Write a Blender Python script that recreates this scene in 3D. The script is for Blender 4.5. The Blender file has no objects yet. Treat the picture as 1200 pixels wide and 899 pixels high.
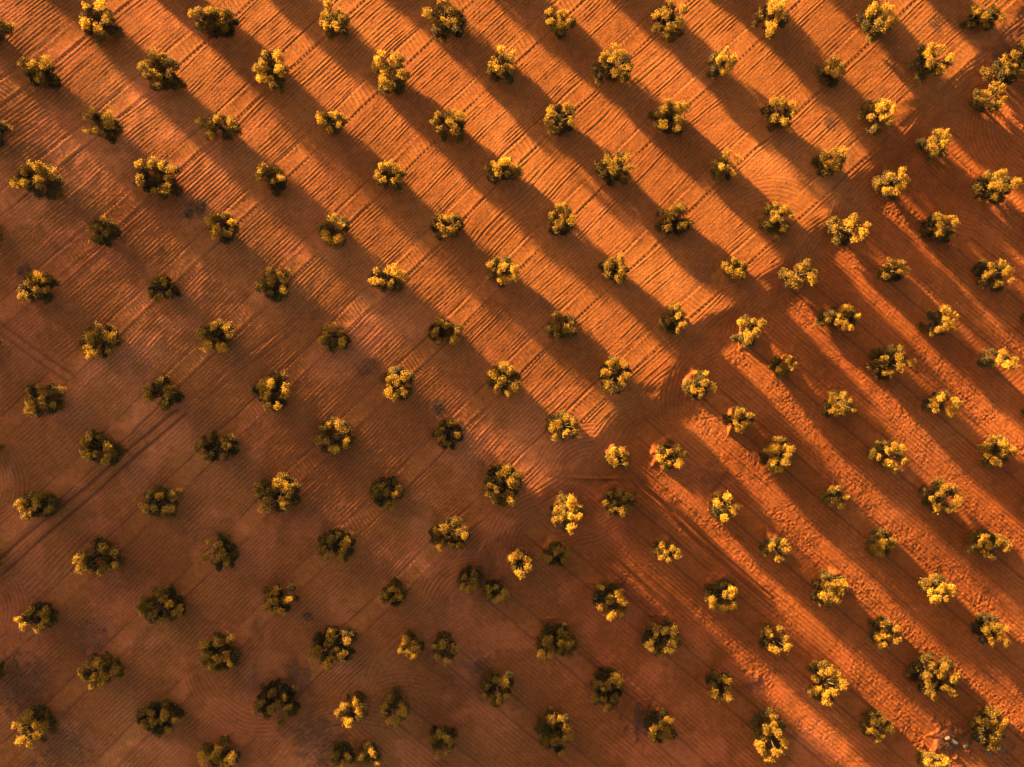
import bpy, math, random
import numpy as np

# ------------------------------------------------------------------ camera, sky, sun, exposure
sc = bpy.context.scene
col = sc.collection
H = 86.0                      # height of the drone above the middle of the orchard
K = 104.0 / 1200.0            # metres per photo pixel on level ground
cd = bpy.data.cameras.new('camera'); cam = bpy.data.objects.new('camera', cd); col.objects.link(cam)
cam.location = (0, 0, H); cam.rotation_euler = (0, 0, 0)
cd.sensor_width = 36; cd.lens = 18.0 / (52.0 / H); cd.clip_start = 0.5; cd.clip_end = 20000
sc.camera = cam

SUN_AZ = math.radians(45.0)   # shadows run this far below the photo's horizontal, towards lower right
SUN_EL = math.atan(0.142)
D = np.array([math.cos(SUN_AZ), -math.sin(SUN_AZ)])     # ground direction the light travels in
T = np.array([math.sin(SUN_AZ), math.cos(SUN_AZ)])

w = bpy.data.worlds.new('World'); sc.world = w; w.use_nodes = True
nt = w.node_tree; bg = nt.nodes['Background']
sky = nt.nodes.new('ShaderNodeTexSky'); sky.sky_type = 'NISHITA'; sky.sun_disc = False
sky.sun_elevation = SUN_EL
sky.sun_rotation = math.atan2(-D[0], -D[1])
sky.dust_density = 6.0; sky.air_density = 1.0; sky.ozone_density = 0.3
nt.links.new(sky.outputs[0], bg.inputs[0]); bg.inputs[1].default_value = 0.05

sd = bpy.data.lights.new('sun', 'SUN'); sd.energy = 5.0; sd.angle = math.radians(1.8); sd.color = (1.0, 0.70, 0.28)
so = bpy.data.objects.new('sun', sd); col.objects.link(so)
from mathutils import Vector
so.rotation_euler = Vector((D[0]*math.cos(SUN_EL), D[1]*math.cos(SUN_EL), -math.sin(SUN_EL))).to_track_quat('-Z', 'Y').to_euler()

sc.view_settings.view_transform = 'Standard'; sc.view_settings.look = 'None'
sc.view_settings.gamma = 1; sc.view_settings.use_curve_mapping = False
sc.view_settings.exposure = 3.5
sc.cycles.max_bounces = 5; sc.cycles.diffuse_bounces = 3; sc.cycles.transmission_bounces = 3

# ------------------------------------------------------------------ numeric helpers
def sstep(a, b, x):
    t = np.clip((x-a)/(b-a), 0, 1); return t*t*(3-2*t)
_tabs = {}
def noise(x, y, size, seed=0):
    """smooth value noise in -1..1 with features of the given size"""
    if seed not in _tabs: _tabs[seed] = np.random.RandomState(seed+11).uniform(-1, 1, (256, 256))
    tb = _tabs[seed]
    x = np.asarray(x)/size+1000.37; y = np.asarray(y)/size+1000.71
    xi = np.floor(x).astype(int); yi = np.floor(y).astype(int)
    fx = x-xi; fy = y-yi; fx = fx*fx*(3-2*fx); fy = fy*fy*(3-2*fy)
    a = tb[xi & 255, yi & 255]; b = tb[(xi+1) & 255, yi & 255]
    c = tb[xi & 255, (yi+1) & 255]; d = tb[(xi+1) & 255, (yi+1) & 255]
    return (a*(1-fx)+b*fx)*(1-fy)+(c*(1-fx)+d*fx)*fy

# ------------------------------------------------------------------ the lie of the land
# the hillside falls away from the sun in the lower left, and leans a little to it in the upper right
_S = np.arange(-130.0, 131.0, 1.0); _Tt = np.arange(-130.0, 131.0, 1.0)
_s, _t = np.meshgrid(_S, _Tt, indexing='ij')
_g = 0.134*sstep(15, -13, _t+2.0*np.sin(_s*0.12)-0.13*np.minimum(_s, 0)+0.34*np.maximum(_s, 0))
_g += 0.024*noise(_s, _t, 14, 5)
_g += 0.014*sstep(-2, 8, _t)*sstep(14, -6, _s)
_g += 0.029*sstep(2, 16, _s)*sstep(-14, 0, _t)
_g += 0.022*sstep(-18, -32, _t)
_g *= sstep(105, 60, np.abs(_s))
_z = -np.cumsum(_g, axis=0); _z -= _z[130:131, :]
def land(x, y):
    x = np.asarray(x, float); y = np.asarray(y, float)
    s = np.clip(x*D[0]+y*D[1], -129, 128.99)+130; t = np.clip(x*T[0]+y*T[1], -129, 128.99)+130
    i = s.astype(int); j = t.astype(int); f = s-i; g = t-j
    return (_z[i, j]*(1-f)+_z[i+1, j]*f)*(1-g)+(_z[i, j+1]*(1-f)+_z[i+1, j+1]*f)*g
def at(px, py, h=0.0):
    """point on the land (plus h) seen at this photo pixel"""
    z = 0.0
    for _ in range(12):
        q = (H-z)/H; x = (px-600)*K*q; y = (449.5-py)*K*q; z = float(land(x, y))+h
    return x, y, z-h

# ------------------------------------------------------------------ materials
def mat(name):
    m = bpy.data.materials.new(name); m.use_nodes = True
    n = m.node_tree.nodes; return m, n, m.node_tree.links, n['Principled BSDF']
def soil_material():
    m, n, l, p = mat('red_soil')
    p.inputs['Roughness'].default_value = 1.0; p.inputs['Specular IOR Level'].default_value = 0.08
    tc = n.new('ShaderNodeTexCoord')
    def nz(scale, det=4, rough=.6):
        a = n.new('ShaderNodeTexNoise'); a.inputs['Scale'].default_value = scale
        a.inputs['Detail'].default_value = det; a.inputs['Roughness'].default_value = rough
        l.new(tc.outputs['Object'], a.inputs['Vector']); return a.outputs['Fac']
    def ramp(fac, stops):
        r = n.new('ShaderNodeValToRGB'); e = r.color_ramp.elements
        e[0].position, e[0].color = stops[0][0], (*stops[0][1], 1); e[1].position, e[1].color = stops[-1][0], (*stops[-1][1], 1)
        for q, c in stops[1:-1]:
            k = e.new(q); k.color = (*c, 1)
        l.new(fac, r.inputs[0]); return r.outputs[0]
    def mix(fac, a, b, mode='MIX'):
        x = n.new('ShaderNodeMix'); x.data_type = 'RGBA'; x.blend_type = mode
        if isinstance(fac, (int, float)): x.inputs[0].default_value = fac
        else: l.new(fac, x.inputs[0])
        for s_, v in ((6, a), (7, b)):
            if isinstance(v, tuple): x.inputs[s_].default_value = (*v, 1)
            else: l.new(v, x.inputs[s_])
        return x.outputs[2]
    c = ramp(nz(0.07, 5, .6), [(0.28, (0.145, 0.040, 0.0095)), (0.5, (0.225, 0.066, 0.0145)), (0.75, (0.305, 0.100, 0.026))])
    c = mix(0.75, c, ramp(nz(1.6, 6, .7), [(0.3, (0.72, 0.68, 0.64)), (0.5, (1, 1, 1)), (0.72, (1.25, 1.25, 1.28))]), 'MULTIPLY')
    c = mix(0.9, c, ramp(nz(7.5, 3, .7), [(0.3, (0.66, 0.63, 0.60)), (0.5, (1, 1, 1)), (0.7, (1.28, 1.28, 1.3))]), 'MULTIPLY')
    at1 = n.new('ShaderNodeAttribute'); at1.attribute_name = 'stain_shade'  # dark soil stains, plus the shade painted under the crowns
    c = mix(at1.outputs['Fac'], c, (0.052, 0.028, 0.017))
    at2 = n.new('ShaderNodeAttribute'); at2.attribute_name = 'groove'   # furrow and rut bottoms darkened, their shade put into the colour
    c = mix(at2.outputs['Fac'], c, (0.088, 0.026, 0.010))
    at4 = n.new('ShaderNodeAttribute'); at4.attribute_name = 'pale_soil'      # paler, pinkish soil, mostly down the slope
    c = mix(at4.outputs['Fac'], c, mix(1.0, c, (1.50, 1.38, 1.78), 'MULTIPLY'))
    at3 = n.new('ShaderNodeAttribute'); at3.attribute_name = 'block'    # the lower-right block is a redder, darker earth
    c = mix(at3.outputs['Fac'], c, mix(1.0, c, (0.96, 0.80, 0.72), 'MULTIPLY'))
    # small pale stones
    vo = n.new('ShaderNodeTexVoronoi'); vo.inputs['Scale'].default_value = 2.6; l.new(tc.outputs['Object'], vo.inputs['Vector'])
    st = ramp(vo.outputs['Distance'], [(0.05, (1, 1, 1)), (0.09, (0, 0, 0))])
    gate = ramp(nz(0.9, 2, .5), [(0.60, (0, 0, 0)), (0.66, (1, 1, 1))])
    c = mix(mix(1.0, st, gate, 'MULTIPLY'), c, (0.42, 0.24, 0.13))
    l.new(c, p.inputs['Base Color'])
    b1 = n.new('ShaderNodeBump'); b1.inputs['Strength'].default_value = 0.8; b1.inputs['Distance'].default_value = 0.048
    l.new(nz(5.0, 5, .75), b1.inputs['Height'])
    b2 = n.new('ShaderNodeBump'); b2.inputs['Strength'].default_value = 0.7; b2.inputs['Distance'].default_value = 0.03
    l.new(nz(15.0, 3, .7), b2.inputs['Height']); l.new(b1.outputs[0], b2.inputs['Normal'])
    l.new(b2.outputs[0], p.inputs['Normal'])
    return m
def leaf_material():
    m, n, l, p = mat('olive_leaves')
    at = n.new('ShaderNodeAttribute'); at.attribute_name = 'lit_tone'
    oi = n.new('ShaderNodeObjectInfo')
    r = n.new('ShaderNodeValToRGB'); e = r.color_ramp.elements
    e[0].color = (0.030, 0.029, 0.017, 1); e[1].color = (0.50, 0.255, 0.018, 1)  # dark end painted as shaded leaves, gold end as sunlit ones
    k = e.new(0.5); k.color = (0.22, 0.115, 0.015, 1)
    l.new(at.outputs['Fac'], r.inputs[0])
    hs = n.new('ShaderNodeHueSaturation')
    mr = n.new('ShaderNodeMapRange'); mr.inputs[3].default_value = 0.65; mr.inputs[4].default_value = 1.2
    l.new(oi.outputs['Random'], mr.inputs[0]); l.new(mr.outputs[0], hs.inputs['Value']); l.new(r.outputs[0], hs.inputs['Color'])
    l.new(hs.outputs[0], p.inputs['Base Color']); p.inputs['Roughness'].default_value = 0.7
    p.inputs['Specular IOR Level'].default_value = 0.2
    tr = n.new('ShaderNodeBsdfTranslucent'); l.new(hs.outputs[0], tr.inputs['Color'])
    mx = n.new('ShaderNodeMixShader'); mx.inputs[0].default_value = 0.5
    l.new(p.outputs[0], mx.inputs[1]); l.new(tr.outputs[0], mx.inputs[2]); l.new(mx.outputs[0], n['Material Output'].inputs[0])
    return m
def bark_material():
    m, n, l, p = mat('olive_bark')
    a = n.new('ShaderNodeTexNoise'); a.inputs['Scale'].default_value = 9; a.inputs['Detail'].default_value = 5
    r = n.new('ShaderNodeValToRGB'); r.color_ramp.elements[0].color = (0.035, 0.022, 0.014, 1); r.color_ramp.elements[1].color = (0.095, 0.06, 0.035, 1)
    l.new(a.outputs['Fac'], r.inputs[0]); l.new(r.outputs[0], p.inputs['Base Color']); p.inputs['Roughness'].default_value = 0.95; p.inputs['Specular IOR Level'].default_value = 0.05
    b = n.new('ShaderNodeBump'); b.inputs['Distance'].default_value = 0.03; l.new(a.outputs['Fac'], b.inputs['Height']); l.new(b.outputs[0], p.inputs['Normal'])
    return m
def stone_material():
    m, n, l, p = mat('pale_stone')
    a = n.new('ShaderNodeTexNoise'); a.inputs['Scale'].default_value = 6; a.inputs['Detail'].default_value = 6
    r = n.new('ShaderNodeValToRGB'); r.color_ramp.elements[0].color = (0.045, 0.028, 0.018, 1); r.color_ramp.elements[1].color = (0.15, 0.10, 0.065, 1)
    l.new(a.outputs['Fac'], r.inputs[0]); l.new(r.outputs[0], p.inputs['Base Color']); p.inputs['Roughness'].default_value = 0.9
    return m
def weed_material():
    m, n, l, p = mat('dry_weeds')
    a = n.new('ShaderNodeTexNoise'); a.inputs['Scale'].default_value = 3
    r = n.new('ShaderNodeValToRGB'); r.color_ramp.elements[0].color = (0.035, 0.022, 0.012, 1); r.color_ramp.elements[1].color = (0.075, 0.045, 0.022, 1)
    l.new(a.outputs['Fac'], r.inputs[0]); l.new(r.outputs[0], p.inputs['Base Color']); p.inputs['Roughness'].default_value = 0.95
    return m
SOIL, LEAF, BARK, STONE, WEED = soil_material(), leaf_material(), bark_material(), stone_material(), weed_material()

def np_mesh(name, verts, quads, m, smooth=True, attrs=None):
    me = bpy.data.meshes.new(name)
    n, f = len(verts), len(quads)
    me.vertices.add(n); me.vertices.foreach_set('co', np.ascontiguousarray(verts, dtype=np.float32).ravel())
    me.loops.add(4*f); me.loops.foreach_set('vertex_index', np.ascontiguousarray(quads, dtype=np.int32).ravel())
    me.polygons.add(f); me.polygons.foreach_set('loop_start', np.arange(0, 4*f, 4, dtype=np.int32))
    me.update(calc_edges=True)
    if smooth: me.polygons.foreach_set('use_smooth', np.ones(f, dtype=bool))
    for k, v in (attrs or {}).items():
        me.attributes.new(k, 'FLOAT', 'POINT').data.foreach_set('value', np.ascontiguousarray(v, dtype=np.float32).ravel())
    me.materials.append(m); me.update()
    return me

# ------------------------------------------------------------------ where every tree stands: crown centre x, y, width, height (photo pixels), light 0..3
ROWS = [   # the upper-left block, rows from the top, each from the left
 [(112,22,40,40,3),(250,21,48,28,2),(389,20,32,38,3),(520,20,42,40,3),(657,22,34,22,3),(784,21,38,38,3),(908,18,34,38,3),(1033,21,36,38,2),(1156,17,44,30,1)],
 [(46,82,42,28,2),(184,81,42,36,3),(317,80,34,42,3),(456,82,40,42,3),(589,76,28,38,2),(720,74,42,40,3),(850,72,30,34,3),(976,80,32,34,1),(1096,68,38,38,3),(1186,77,36,26,3)],
 [(116,144,32,36,2),(254,147,40,28,2),(386,142,32,28,2),(526,144,40,32,3),(656,138,34,36,2),(788,135,42,38,2),(915,131,36,32,3),(1033,131,34,40,2)],
 [(42,208,52,34,2),(182,207,52,40,2),(320,208,38,30,2),(456,205,38,26,2),(590,198,42,26,2),(722,194,40,38,3),(853,192,28,30,2),(976,187,34,28,2)],
 [(117,270,36,32,1),(258,265,36,36,1),(390,269,34,38,1),(523,264,36,32,3),(657,257,30,34,2),(792,255,44,36,1),(915,254,34,38,2)],
 [(42,337,46,38,1),(188,338,36,32,1),(320,331,42,40,1),(455,326,40,26,3),(590,318,36,36,2),(722,315,34,34,2),(860,315,34,26,1)],
 [(115,400,50,38,1),(253,394,38,40,1),(390,395,36,32,1),(523,388,42,34,1),(659,383,36,34,1),(790,373,28,36,1)],
 [(44,467,50,38,1),(188,461,42,36,1),(320,459,46,40,2),(463,450,38,36,2),(592,445,36,36,2),(723,440,34,38,2)],
 [(115,526,52,44,1),(252,524,48,34,1),(389,512,46,42,1),(524,507,34,38,1),(660,500,36,32,2)],
 [(41,592,50,32,0),(187,589,44,38,1),(324,579,50,38,2),(452,578,40,38,1),(590,570,44,44,2)],
 [(115,655,54,40,0),(257,648,38,42,1),(392,641,44,40,1),(527,629,44,34,2)],
 [(40,725,46,30,0),(187,711,56,40,0),(325,704,38,36,2),(460,698,28,30,1)],
 [(116,788,50,38,0),(254,767,52,48,1),(390,760,50,42,2)],
 [(36,852,44,44,1),(184,844,54,38,0),(322,826,52,46,1)],
 [(255,889,48,34,1)],
]
COLS = [   # the lower-right block, columns from the right edge, each from the bottom
 [(1166,858,42,50,1),(1167,743,36,32,2),(1166,640,48,28,1),(1173,530,44,36,1),(1178,422,34,24,3),(1171,320,36,34,2),(1173,215,40,36,3),(1168,111,36,26,3)],
 [(1101,897,30,20,2),(1103,797,50,46,3),(1105,695,38,30,2),(1110,583,38,34,2),(1110,474,36,26,2),(1108,376,32,30,2),(1110,265,38,34,2),(1105,164,30,28,3)],
 [(1033,857,32,36,1),(1041,746,34,34,1),(1038,639,34,30,0),(1047,534,38,32,2),(1050,425,40,38,2),(1050,316,38,26,1),(1052,213,34,28,3)],
 [(972,806,38,44,2),(978,695,38,42,2),(980,584,34,30,1),(988,475,34,26,2),(988,372,40,30,2),(999,265,38,34,3)],
 [(905,866,36,52,2),(911,752,30,32,2),(912,644,30,26,2),(916,534,38,38,2),(921,428,28,26,1),(941,321,40,24,3)],
 [(846,808,28,38,1),(850,702,38,32,2),(850,594,28,30,2),(869,493,36,26,2),(879,389,34,34,3)],
 [(778,858,36,32,2),(779,752,42,38,2),(783,647,26,26,2),(787,534,32,36,1),(820,450,30,32,3)],
 [(714,812,40,46,2),(717,704,40,40,2),(726,589,40,34,0),(725,537,26,24,3)],
 [(651,864,40,48,2),(652,758,50,38,2),(653,652,34,26,1),(666,601,36,40,3)],
]
LOOSE = [  # where the two blocks meet at the bottom
 (610,662,24,28,3,'small fully sunlit olive tree just left of a darker one on the headland'),
 (552,681,30,28,1,'upper left of two touching dark olive trees near the bottom centre'),
 (580,696,30,22,0,'small unlit olive tree touching the lower right side of another dark tree'),
 (583,812,38,38,2,'wide olive tree with bright left and top tips, alone near the bottom centre'),
 (520,763,32,36,1,'dark olive tree, right one of a close pair of equal trees'),
 (481,760,28,30,1,'small olive tree with golden lower tips, left one of a close pair'),
 (518,872,34,34,1,'dark olive tree at the bottom beside a thin sunlit furrow strip'),
 (460,832,34,38,1,'round olive tree with three lit tips, left of the curved sunlit furrow'),
 (410,834,38,34,1,'wide shaded olive tree between a big dark one and a round one'),
 (433,888,30,28,1,'right one of two olive trees cut by the bottom edge, tips barely lit'),
 (398,889,28,28,2,'left one of two olive trees cut by the bottom edge, yellow tips'),
]
UPPER = [t for r in ROWS for t in r]; LOWER = [t for c in COLS for t in c]

# ------------------------------------------------------------------ ploughing: line indices fitted to the tree rows
def feats(px, py):
    x = (np.asarray(px, float)-600)/600; y = (np.asarray(py, float)-450)/600
    return [np.ones_like(x), x, y, x*x, x*y, y*y, x**3, x*x*y, x*y*y, y**3]
def fit(pts, idx, nf=10):
    A = np.stack(feats([p[0] for p in pts], [p[1] for p in pts]), 1)[:, :nf]
    c, *_ = np.linalg.lstsq(A, np.array(idx, float), rcond=None); return c
V1 = fit(UPPER, [round(p[0]/134+p[1]/122) for p in UPPER])
U1 = fit(UPPER, [round(p[0]/134-p[1]/122-0.1) for p in UPPER])
LINES2 = [
 [(1105,164),(1173,215)], [(1052,213),(1110,265),(1171,320)],
 [(999,265),(1050,316),(1108,376),(1178,422)], [(941,321),(988,372),(1050,425),(1110,474),(1173,530)],
 [(879,389),(921,428),(988,475),(1047,534),(1110,583),(1166,640)],
 [(820,450),(869,493),(916,534),(980,584),(1038,639),(1105,695),(1167,743)],
 [(787,534),(850,594),(912,644),(978,695),(1041,746),(1103,797),(1166,858)],
 [(726,589),(783,647),(850,702),(911,752),(972,806),(1033,857)],
 [(653,652),(717,704),(779,752),(846,808),(905,866)], [(580,696),(652,758),(714,812),(778,858)],
 [(520,763),(583,812),(651,864)], [(460,832),(518,872)]]
P2 = [p for ln in LINES2 for p in ln]
W2 = fit(P2, [i for i, ln in enumerate(LINES2) for p in ln], 6)
def ev(c, px, py):
    return sum(a*b for a, b in zip(c, feats(px, py)))
BND = np.array([(1500,-270),(1200,15),(1135,78),(1078,130),(1022,185),(967,243),(905,310),(837,368),(772,432),(703,497),(640,560),(575,625),(520,700),(455,745),(420,800),(380,830),(330,870),(260,930),(100,1200)], float)
def boundary(px, py):
    """signed distance in photo pixels: + in the upper-left block"""
    shape = px.shape; P = np.stack([px.ravel(), py.ravel()], 1); best = np.full(len(P), 1e9); sg = np.ones(len(P))
    for a, b in zip(BND[:-1], BND[1:]):
        ab = b-a; t = np.clip(((P-a)@ab)/(ab@ab), 0, 1); q = P-(a+t[:, None]*ab)
        d = np.hypot(q[:, 0], q[:, 1]); cr = ab[0]*(P[:, 1]-a[1])-ab[1]*(P[:, 0]-a[0])
        m = d < best; best[m] = d[m]; sg[m] = np.where(cr[m] > 0, 1, -1)
    return (best*sg).reshape(shape)
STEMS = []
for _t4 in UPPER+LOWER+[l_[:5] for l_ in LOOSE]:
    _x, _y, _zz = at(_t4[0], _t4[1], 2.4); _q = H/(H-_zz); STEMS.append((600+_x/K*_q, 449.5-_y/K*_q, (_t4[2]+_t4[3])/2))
def rnd_amp(idx, seed, lo, hi):
    tb = np.random.RandomState(seed).uniform(lo, hi, 4096); return tb[idx.astype(int) % 4096]
TAU = 2*math.pi
def furrows(c, seed, lo=.5, hi=1.5, sharp=True):
    i = np.floor(c); f = c-i; a = rnd_amp(i+500, seed, lo, hi)
    prof = 1-2.6*np.exp(-((f-.5)/.155)**2)
    return prof*a*.8

def ploughed(x, y, px, py):
    n = noise
    sd_ = boundary(px+5*n(px, py, 40, 1), py+5*n(px, py, 37, 2))
    wob = 0.020*n(px, py, 90, 3)+0.008*n(px, py, 24, 4)
    # --- block 1, furrows across the light
    v = ev(V1, px, py); u = ev(U1, px, py)
    vv = v+wob
    amp = 0.0098*(1+0.5*n(px, py, 22, 6))*(1+0.35*n(px, py, 6, 7))
    vc = vv*21.5+.55*n(px, py, 75, 53)+.8*n(vv*90, u*4, 34, 54)
    h1 = furrows(vc, 21, .15, 1.75)*amp
    strong = furrows(vv*20/3.0+.3, 23, -.4, 1.6)*amp*.25
    streak = n(u*134/60, vv*90/5.5, 1.0, 42)+.6*n(u*134/24, vv*90/3.0, 1.0, 43)    # passes that bite and slip
    h1 = (h1+strong)*np.clip(.95+.62*streak, .2, 2.2)
    dl = (vv-np.round(vv))*90                      # pixels from a tree line
    lad = sstep(11, 9, np.abs(dl))
    tick = np.cos(TAU*(u*18+0.02*dl+.6*n(px, py, 30, 8)))*0.019*(1+.5*n(px, py, 9, 9))
    edge = -0.020*np.exp(-((np.abs(dl)-10.8)/1.5)**2)+0.018*np.exp(-((np.abs(dl)-8.0)/1.5)**2)
    h1 = h1*(1-lad)+tick*lad+edge*(0.75+.5*n(px, py, 25, 10))
    # --- block 2, furrows along the light with clods across them
    q = ev(W2, px, py)+0.7*wob
    i2 = np.round(q); d2 = (q-i2)*82; al = px*D[0]-py*D[1]
    streak2 = n(al, q*82/5.0*60, 60, 45)+.6*n(al, q*82/2.8*22, 22, 46)
    h2 = furrows(q*18, 31, .3, 1.6)*0.020*(1+.5*n(px, py, 25, 12))*np.clip(.85+.5*streak2, .1, 2)
    al = px*D[0]-py*D[1]*1.0; ac = px*T[0]-py*T[1]
    clod = n(al, ac, 1, 13) if False else (np.abs(n(al, ac/1.5, 1.5, 13))*2-1)*0.021+n(al, ac/1.8, 2.6, 14)*0.011+n(al, ac, 9, 34)*.008
    clod = clod*np.clip(0.75+.55*n(px, py, 30, 15)+.5*n(px, py, 9, 55), .1, 2)
    # the ground of the second block is cloddy on the far half of each alley and smoother near the trunks
    rough = sstep(.08, .2, q-i2+.5)*sstep(.98, .80, q-i2+.5)
    h2 = h2+clod*(0.75+.35*rough)
    lad2 = sstep(10, 8, np.abs(d2))
    t2 = np.cos(TAU*(al/5.2+.03*d2+.5*n(px, py, 30, 16)))*0.006*(1+.6*n(px, py, 9, 17))
    e2 = -0.03*np.exp(-((np.abs(d2)-10)/1.3)**2)+0.008*np.exp(-((np.abs(d2)-7.4)/1.3)**2)
    h2 = h2*(1-lad2)+t2*lad2+e2
    # --- the headland where the tractor turns: passes beside the boundary and arcs
    hh = furrows((sd_+6*n(px, py, 45, 18))/5.2, 41, .3, 1.5)*0.008*(1+.7*n(px, py, 20, 19))
    k1 = sstep(-3, 3, sd_); k2 = sstep(-30, -46, sd_+8*n(px, py, 30, 20))
    h = h1*k1+h2*(1-k1)*k2+hh*(1-k1)*(1-k2)
    kz = k1.copy()
    # --- turning arcs (centre, inner and outer radius, from and to angle; all photo pixels)
    ARCS = [(1035,262,40,66,150,215),(1215,148,30,82,130,235),(1010,330,60,100,110,190),(905,300,40,95,60,125),(760,640,70,110,20,75),
            (690,560,24,66,75,170),(640,640,30,70,100,200),(860,470,45,85,100,200),(312,765,66,100,190,285),(250,800,18,52,60,150),
            (-40,570,40,75,-30,40),(-40,720,40,75,-30,40),(470,860,50,75,40,120),(0,0,0,0,0,1),(1160,190,55,95,200,262),
            (560,720,40,70,70,170),(930,400,50,84,100,180),(420,940,90,120,60,125),(640,500,120,150,270,315),(1010,600,0,0,0,1)]
    arcg = np.zeros_like(h); arck = np.zeros_like(h)
    for cx, cy, r0, r1, a0, a1 in ARCS:
        if r1 <= 0: continue
        dx, dy = px-cx, cy-py; r = np.hypot(dx, dy)+2*n(px, py, 30, 22); a = np.degrees(np.arctan2(dy, dx)) % 360
        m_ = (a0+a1)/2; hw = (a1-a0)/2; da = np.abs((a-m_+180) % 360-180)
        k = sstep(r0-3, r0+3, r)*sstep(r1+3, r1-3, r)*sstep(hw, hw*.72, da)
        h = h*(1-.85*k)+k*furrows(r/4.8, 50+int(cx) % 31, .3, 1.5)*0.0075*(1+.8*n(px, py, 14, 35))
        arcg = arcg*(1-k)+k*.42*np.exp(-(((r/4.8-np.floor(r/4.8))-.5)/.2)**2)*(1+.6*n(px, py, 12, 51)); arck = np.maximum(arck, k)
    h = h-0.58*sstep(6, -46, sd_+13*n(px, py, 38, 47)+5*n(px, py, 13, 52))*sstep(1290, 1120, px)*sstep(430, 560, px)   # added low bank, tilted from the sun to leave the headland unlit
    h = h+0.006*n(px, py, 3.1, 24)+0.014*n(px, py, 11, 25)
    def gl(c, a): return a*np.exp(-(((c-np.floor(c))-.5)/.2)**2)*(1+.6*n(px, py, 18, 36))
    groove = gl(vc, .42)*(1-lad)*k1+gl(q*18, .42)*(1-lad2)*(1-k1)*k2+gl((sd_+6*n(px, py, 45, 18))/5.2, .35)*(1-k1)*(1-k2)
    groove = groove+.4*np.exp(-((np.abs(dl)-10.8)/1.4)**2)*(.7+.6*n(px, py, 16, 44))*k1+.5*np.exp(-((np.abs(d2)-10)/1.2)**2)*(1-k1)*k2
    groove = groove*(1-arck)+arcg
    low0 = sstep(14, -14, (px-600)*K*T[0]-(py-450)*K*T[1]); lowland = low0*k1     # weathered, flatter furrows down the slope
    h = h*(1-.42*lowland)
    groove = groove*(.85+.35*lowland)
    pale_soil = np.clip(.22*low0*(1-.8*sstep(640, 900, px))+.95*(.25+.75*low0)*sstep(-.05, .75, n(px, py, 46, 48)+.5*n(px, py, 17, 49)+.25*n(px, py, 7, 50)), 0, 1)
    # wide wheel ruts
    for (ax, ay, bx, by, wd, dp) in [(212,476,-20,672,2.3,.085),(222,481,-8,683,2.3,.085),(345,372,212,476,1.6,.03),(352,380,222,481,1.6,.03),
                                      (-10,372,96,448,2.2,.04),(-10,384,88,454,2.2,.04),(738,560,900,705,1.1,.03),(746,556,908,700,1.1,.03),
                                      (640,560,735,560,1.6,.03)]:
        ex, ey = bx-ax, by-ay; L = math.hypot(ex, ey); t = ((px-ax)*ex+(py-ay)*ey)/L; dd = ((px-ax)*ey-(py-ay)*ex)/L+2.2*n(px, py, 60, 26)
        k = sstep(-4, 8, t)*sstep(L+4, L-25, t)*np.exp(-(dd/wd)**2)
        h = h*(1-.5*k)-k*dp*.5; groove = np.maximum(groove, .95*k*min(1, dp/.06))
    stain_shade = np.zeros_like(h)
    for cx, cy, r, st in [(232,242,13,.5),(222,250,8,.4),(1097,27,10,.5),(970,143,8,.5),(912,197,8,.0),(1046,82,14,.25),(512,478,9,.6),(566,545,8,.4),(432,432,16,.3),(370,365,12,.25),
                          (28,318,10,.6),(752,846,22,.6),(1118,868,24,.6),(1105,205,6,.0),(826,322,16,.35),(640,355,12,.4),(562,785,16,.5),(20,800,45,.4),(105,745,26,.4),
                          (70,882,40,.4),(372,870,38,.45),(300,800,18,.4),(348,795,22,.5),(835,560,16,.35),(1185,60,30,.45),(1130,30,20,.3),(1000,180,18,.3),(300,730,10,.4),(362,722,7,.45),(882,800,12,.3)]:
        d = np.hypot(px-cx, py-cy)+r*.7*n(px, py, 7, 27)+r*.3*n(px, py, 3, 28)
        stain_shade = np.maximum(stain_shade, st*sstep(r*1.15, r*.25, d))
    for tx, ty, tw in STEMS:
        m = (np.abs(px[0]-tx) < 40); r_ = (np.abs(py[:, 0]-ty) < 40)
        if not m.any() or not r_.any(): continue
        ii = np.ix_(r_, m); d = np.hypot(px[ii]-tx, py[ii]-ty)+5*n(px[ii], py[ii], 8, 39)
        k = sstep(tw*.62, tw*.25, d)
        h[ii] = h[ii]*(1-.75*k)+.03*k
        shade_mottle = sstep(.1, .6, n(px[ii], py[ii], 3.5, 40)+.35)
        stain_shade[ii] = np.maximum(stain_shade[ii], .46*k*shade_mottle)  # dark halo under each crown: shade put into the soil colour
    bare = 1-.55*stain_shade
    return h*bare, stain_shade, np.clip(groove, 0, 1), sstep(25, -60, sd_+25*n(px, py, 60, 37))*sstep(560, 760, px+40*n(px, py, 90, 38)), pale_soil

# ------------------------------------------------------------------ ground: one sheet to the horizon, fine where it was photographed
def axis(lo, hi, step, far):
    inner = np.arange(lo, hi+step, step); out = []; d = step
    x = hi+step
    while x < far: d *= 1.22; x += d; out.append(x)
    left = []; d = step; x = lo
    while x > -far: d *= 1.22; x -= d; left.append(x)
    return np.concatenate([left[::-1], inner, out])
gx = axis(-58.5, 58.5, 0.077, 4500); gy = axis(-45, 45, 0.077, 4500)
X, Y = np.meshgrid(gx, gy, indexing='xy')
Z = land(X, Y)
q = H/np.maximum(H-Z, 30); PX = 600+X/K*q; PY = 449.5-Y/K*q
hh, stain_shade, groove, block, pale_soil = ploughed(X, Y, PX, PY)
fade = sstep(75, 57, np.abs(X))*sstep(62, 44.5, np.abs(Y))
far = np.maximum(np.abs(X), np.abs(Y))
Z = Z+hh*fade+3.0*noise(X, Y, 260, 61)*sstep(250, 900, far)
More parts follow.
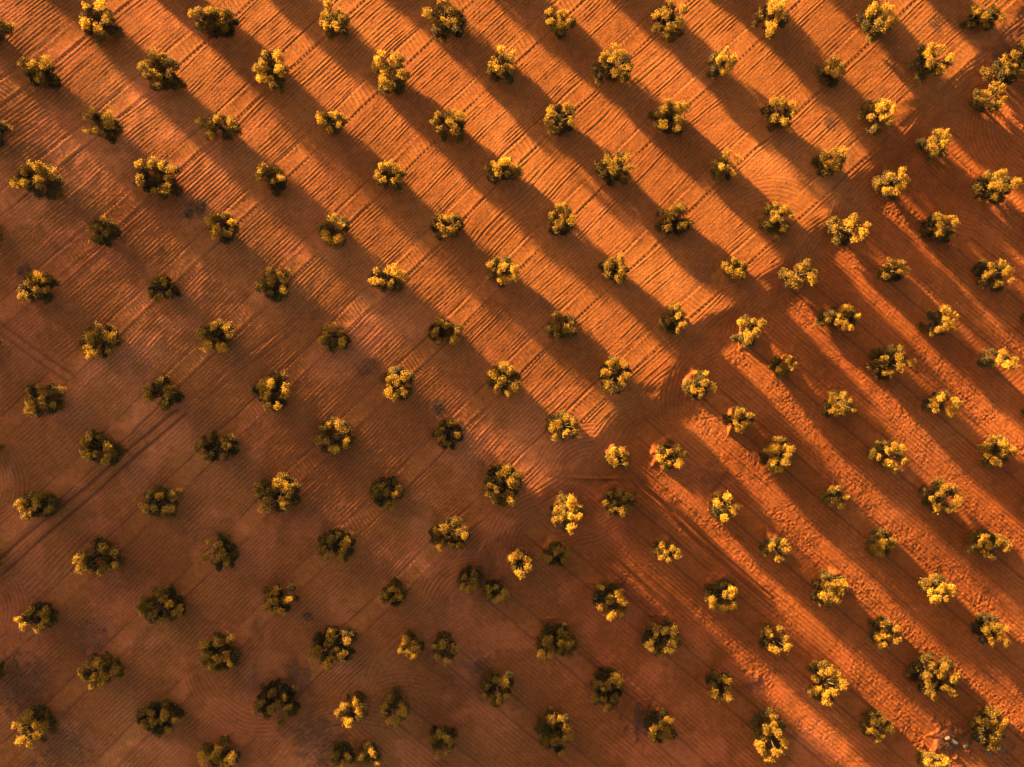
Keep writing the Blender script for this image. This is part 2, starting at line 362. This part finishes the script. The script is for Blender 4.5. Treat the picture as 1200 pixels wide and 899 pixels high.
nx, ny = len(gx), len(gy)
idx = np.arange(nx*ny).reshape(ny, nx)
quads = np.stack([idx[:-1, :-1], idx[:-1, 1:], idx[1:, 1:], idx[1:, :-1]], -1).reshape(-1, 4)
gm = np_mesh('ground', np.stack([X, Y, Z], -1).reshape(-1, 3), quads, SOIL, True, {'stain_shade': stain_shade*fade, 'groove': groove*fade, 'block': block*fade, 'pale_soil': pale_soil*fade})
ground = bpy.data.objects.new('ground', gm); col.objects.link(ground); ground['kind'] = 'structure'
ground['label'] = 'ploughed red soil of the orchard'
def top(x, y):
    i = np.clip(np.searchsorted(gx, x)-1, 0, nx-2); j = np.clip(np.searchsorted(gy, y)-1, 0, ny-2)
    return float(min(Z[j, i], Z[j, i+1], Z[j+1, i], Z[j+1, i+1]))

# ------------------------------------------------------------------ olive trees
def tubes(paths):
    """tapered limbs: each path is [(point, radius), ...]"""
    V, F = [], []; N = 8
    for path in paths:
        base = len(V)
        for k, (p, r) in enumerate(path):
            a = np.array(path[max(k-1, 0)][0]); b = np.array(path[min(k+1, len(path)-1)][0]); d = b-a; d = d/(np.linalg.norm(d)+1e-9)
            s = np.cross(d, [0.31, 0.9, 0.1]); s /= np.linalg.norm(s); t = np.cross(d, s)
            for i in range(N):
                an = TAU*i/N; rr = r*(1+.12*math.sin(3*an+k)); V.append(np.array(p)+rr*(math.cos(an)*s+math.sin(an)*t))
        for k in range(len(path)-1):
            for i in range(N):
                F.append((base+k*N+i, base+k*N+(i+1) % N, base+(k+1)*N+(i+1) % N, base+(k+1)*N+i))
    return np.array(V), np.array(F)

def crown_clumps(rs, rx, ry, top_h, light, small):
    """leafy heads of an open, vase-pruned crown: ring of high heads, a hollow middle, low skirt"""
    out = []
    R = (rx+ry)/2
    n = max(4, int(round(R*R*2.2)))+2
    a0 = rs.uniform(0, TAU)
    lean = rs.uniform(0, TAU)
    for i in range(n):                       # high heads
        a = a0+TAU*i/n+rs.uniform(-.45, .45); q = rs.uniform(.50, .88)
        if rs.rand() < .18: q = rs.uniform(.15, .45)
        r = rs.uniform(.32, .54)*(.75+.25*R/1.8)
        q = min(q, 1-r/R*.75)
        z = top_h*(rs.uniform(.72, .98)+.07*math.cos(a-lean))-.15*q
        out.append((q*rx*math.cos(a), q*ry*math.sin(a), z, -r))
    for i in range(int(n*2.4)):              # body heads lower down
        a = rs.uniform(0, TAU); q = rs.uniform(.04, .9)**.6; r = rs.uniform(.40, .62)*(.75+.25*R/1.8)
        q = min(q, 1-r/R*.7)
        z = top_h*rs.uniform(.16, .58)-.1*q
        out.append((q*rx*math.cos(a), q*ry*math.sin(a), z, r))
    return out

def leaves(rs, clumps, dens=1.0):
    C, N, S, Tn = [], [], [], []
    for (x, y, z, r) in clumps:
        head = r < 0; r = abs(r)
        n = int(2300*r*r*(.62 if head else 1.0))+40
        sub = rs.normal(size=(7, 3)); sub /= np.linalg.norm(sub, axis=1)[:, None]; sub *= r*rs.uniform(.45, .95, (7, 1))   # sprigs within a head
        d = rs.normal(size=(n, 3)); d /= np.linalg.norm(d, axis=1)[:, None]
        rad = r*rs.uniform(.2, 1.0, n)**.5*.62*np.where(rs.rand(n) < .10, rs.uniform(1.1, 1.7, n), 1)
        pos = sub[rs.randint(0, 7, n)]*rs.uniform(.6, 1.1, (n, 1))+d*rad[:, None]
        pos[:, 2] *= .85
        nn = pos/(np.linalg.norm(pos, axis=1)[:, None]+1e-6)+rs.normal(size=(n, 3))*1.3
        nn /= np.linalg.norm(nn, axis=1)[:, None]
        C.append(pos+np.array([x, y, z])); N.append(nn); S.append(rs.uniform(.034, .066, n)); Tn.append(np.clip(rs.uniform(.1, .9)*.5+rs.uniform(0, .5, n)+(.18 if head else -.24), 0, 1))  # heads coloured as if sunlit, body leaves as if in shade
    C = np.concatenate(C); N = np.concatenate(N); S = np.concatenate(S)[:, None]; Tn = np.concatenate(Tn)
    a = np.cross(N, rs.normal(size=N.shape)); a /= np.linalg.norm(a, axis=1)[:, None]; b = np.cross(N, a)
    L = S*1.5; W = S*.75
    V = np.stack([C-a*L, C+b*W, C+a*L, C-b*W], 1).reshape(-1, 3)
    F = np.arange(len(V)).reshape(-1, 4)
    return V, F, np.repeat(Tn, 4)

HT = {0: 2.3, 1: 2.78, 2: 3.5, 3: 4.0}
tree_no = [0]
def olive(px, py, pw, ph, light, label, group, clumps=None, height=None):
    tree_no[0] += 1; rs = np.random.RandomState(1000+tree_no[0]*7)
    gr = 1.0 if light < 2 else 1.10; pw *= gr; ph *= gr; R = (pw+ph)/4*K
    top_h = (height or HT[light])*(.80+.20*min(1.3, R/1.75))+rs.uniform(-.2, .2)
    bx, by, bz = at(px, py, top_h*.70)
    sc_ = (H-bz-top_h*.7)/H
    rx, ry = pw/2*K*sc_, ph/2*K*sc_
    cl = crown_clumps(rs, rx, ry, top_h, light, False)
    gz = top(bx, by)
    e = bpy.data.objects.new('olive_tree', None); col.objects.link(e); e.location = (bx, by, gz)
    e.empty_display_size = .5
    e['label'] = label; e['category'] = 'olive tree'; e['group'] = group
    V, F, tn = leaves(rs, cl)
    cm = np_mesh('crown', V, F, LEAF, False, {'lit_tone': tn})
    c = bpy.data.objects.new('crown', cm); col.objects.link(c); c.parent = e
    # trunk forking into limbs that reach the leafy heads
    fk = top_h*rs.uniform(.22, .30); r0 = .10+.05*R
    jx, jy = rs.uniform(-.12, .12, 2)
    paths = [[((0, 0, -.15), r0*1.5), ((0, 0, .12), r0*1.15), ((jx*.5, jy*.5, fk*.6), r0*.95), ((jx, jy, fk), r0*.9)]]
    order = list(range(len(cl))); rs.shuffle(order)
    for i in order[:9]:
        x, y, z, r = cl[i]; r = abs(r); m = np.array([jx+.45*(x-jx), jy+.45*(y-jy), fk+.62*(z-fk)])
        paths.append([((jx, jy, fk-.05), r0*.6), ((jx+.2*(x-jx), jy+.2*(y-jy), fk+.3*(z-fk)), r0*.45), (tuple(m), r0*.30), ((x, y, z), .012)])
    V, F = tubes(paths)
    tm = np_mesh('trunk', V, F, BARK)
    t = bpy.data.objects.new('trunk', tm); col.objects.link(t); t.parent = e
    return e

ORD = ['zeroth','first','second','third','fourth','fifth','sixth','seventh','eighth','ninth','tenth','eleventh','twelfth','thirteenth','fourteenth','fifteenth']
def look(t):
    w_, h_, li = t[2], t[3], t[4]; a = w_*h_
    size = 'small' if a < 980 else ('large' if a > 1750 else '')
    form = 'wide' if w_ > 1.3*h_ else ('tall' if h_ > 1.18*w_ else ('round' if not size else ''))
    lit = ['unlit dark', 'mostly shaded', 'half-sunlit', 'golden sunlit'][li]
    return ' '.join(s for s in ('' if form in ('wide', 'tall') else size, form, lit) if s)
for i, r in enumerate(ROWS):
    for j, t in enumerate(r):
        lab = f'{look(t)} olive tree, {ORD[j+1]} from the left in the {ORD[i+1]} row down'
        if i == 14: lab = 'olive tree cut by the bottom edge, below the big ring-shaped tree at lower left'
        olive(*t, lab, 'olive trees of the upper-left block')
for i, c in enumerate(COLS):
    for j, t in enumerate(c):
        cl_ = 'rightmost column' if i == 0 else f'{ORD[i+1]} column from the right'
        lab = f'{look(t)} olive tree, ' + ('lowest' if j == 0 else f'{ORD[j+1]} from the bottom') + f' in the {cl_}'
        olive(*t, lab, 'olive trees of the lower-right block')
for x, y, w_, h_, li, lab in LOOSE:
    olive(x, y, w_, h_, li, lab, 'olive trees where the two blocks meet')
# the rows go on beyond the picture: those on the sun's side throw their shade into it
def inv(v, u):
    p = np.array([600.0, 300.0])
    for _ in range(30):
        f = np.array([ev(V1, p[0], p[1])-v, ev(U1, p[0], p[1])-u]); e_ = 1.0
        J = np.array([[ev(V1, p[0]+e_, p[1])-ev(V1, *p), ev(V1, p[0], p[1]+e_)-ev(V1, *p)], [ev(U1, p[0]+e_, p[1])-ev(U1, *p), ev(U1, p[0], p[1]+e_)-ev(U1, *p)]])
        p = p-np.linalg.solve(J, f)*.8
    return p
rs0 = np.random.RandomState(5)
OUT = []
def outside(places, where):
    for i, (x0, y0) in enumerate(places): OUT.append((x0, y0, f'olive tree, {ORD[i+1]} {where}'))
outside([(x0+2, -44) for x0 in [46,184,317,456,589,720,850,976,1096]], 'from the left in the row just above the top edge')
outside([(x0, -105) for x0 in [-22,112,250,389,520,657,784,908,1033,1156]], 'from the left, second row above the top edge')
outside([(x0, -166) for x0 in [-88,46,184,317,456,589,720,850,976,1096]], 'from the left, third row above the top edge')
outside([(-28, y0) for y0 in [20,146,272,402,530,660,792]], 'from the top in the column just off the left edge')
outside([(-96, y0) for y0 in [-44,82,208,338,466,594,724]], 'from the top, second column off the left edge')
outside([(1225,-20),(1218,60),(1238,262),(1236,375),(1236,480),(1234,590)], 'from the top in the column off the right edge')
for x0, y0, lab in OUT:
    olive(x0+rs0.uniform(-4, 4), y0+rs0.uniform(-4, 4), rs0.uniform(34, 46), rs0.uniform(32, 42), 2, lab, 'olive trees beyond the edge of the photo')

# ------------------------------------------------------------------ stones and weeds
def rock(px, py, sx, sy, sz, rz, label):
    rs = np.random.RandomState(int(px*3+py)); n1, n2 = 12, 16; V, F = [], []
    for i in range(n1+1):
        th = math.pi*i/n1
        for j in range(n2):
            ph = TAU*j/n2; d = np.array([math.sin(th)*math.cos(ph), math.sin(th)*math.sin(ph), math.cos(th)])
            d = np.sign(d)*np.abs(d)**.7
            k = 1+.30*noise(d[0]*2+px, d[1]*2+d[2]*3, .9, 70)+.16*noise(d[0]*5, d[1]*5+d[2]*4, .9, 71)
            V.append((d[0]*sx*k, d[1]*sy*k, d[2]*sz*k+sz*.45))
    for i in range(n1):
        for j in range(n2): F.append((i*n2+j, (i+1)*n2+j, (i+1)*n2+(j+1) % n2, i*n2+(j+1) % n2))
    x, y, z = at(px, py, 0)
    o = bpy.data.objects.new('rock', np_mesh('rock', np.array(V), np.array(F), STONE, False)); col.objects.link(o)
    o.location = (x, y, top(x, y)); o.rotation_euler = (0, 0, rz)
    o['label'] = label; o['category'] = 'rock'; o['group'] = 'pale rocks at the lower right'
rock(1119, 871, .50, .20, .12, -.6, 'long pale slab of rock on dark ground beside the bottom-edge tree')
rock(1112, 867, .26, .20, .16, .3, 'small pale rock touching the left end of the long slab')
rock(1177, 881, .26, .19, .15, .5, 'pale round rock below the lowest tree at the right edge')
rock(1163, 885, .20, .16, .13, 1.2, 'smaller pale rock left of the round rock, under the corner tree')
rock(1135, 877, .24, .17, .14, .2, 'pale rock between the slab and the corner tree')

rs = np.random.RandomState(77); V, F = [], []
spots = [(232,242,10,60),(222,250,6,30),(1097,27,8,20),(970,143,6,12),(512,478,7,30),(432,432,12,40),(28,318,8,30),
         (752,846,18,120),(1118,868,20,190),(562,785,12,50),(20,800,38,220),(105,745,22,90),(70,882,36,180),(372,870,30,130),(348,795,18,90),(1185,60,24,110),(362,722,6,30),(882,800,9,30),(1170,880,22,140)]
for cx, cy, r, n in spots:
    for _ in range(n):
        a = rs.uniform(0, TAU); q_ = r*math.sqrt(rs.rand()); x, y, z = at(cx+q_*math.cos(a), cy+q_*math.sin(a), 0); z = top(x, y); s0 = rs.uniform(.06, .16)
        for _k in range(7):
            b = rs.uniform(0, TAU); tl = rs.uniform(.2, .9); dx, dy = math.cos(b), math.sin(b); L = s0*rs.uniform(.7, 1.4); b0 = len(V); wdt = .016
            V += [(x-dy*wdt, y+dx*wdt, z-.01), (x+dy*wdt, y-dx*wdt, z-.01), (x+dx*L*tl+dy*wdt*.8, y+dy*L*tl-dx*wdt*.8, z+L*(1.1-tl)), (x+dx*L*tl*1.3, y+dy*L*tl*1.3, z+L*(1.15-tl))]
            F.append((b0, b0+1, b0+2, b0+3))
wo = bpy.data.objects.new('weeds', np_mesh('weeds', np.array(V), np.array(F), WEED, False)); col.objects.link(wo)
wo['kind'] = 'stuff'; wo['label'] = 'low dried weeds in patches on the soil'; wo['category'] = 'weeds'
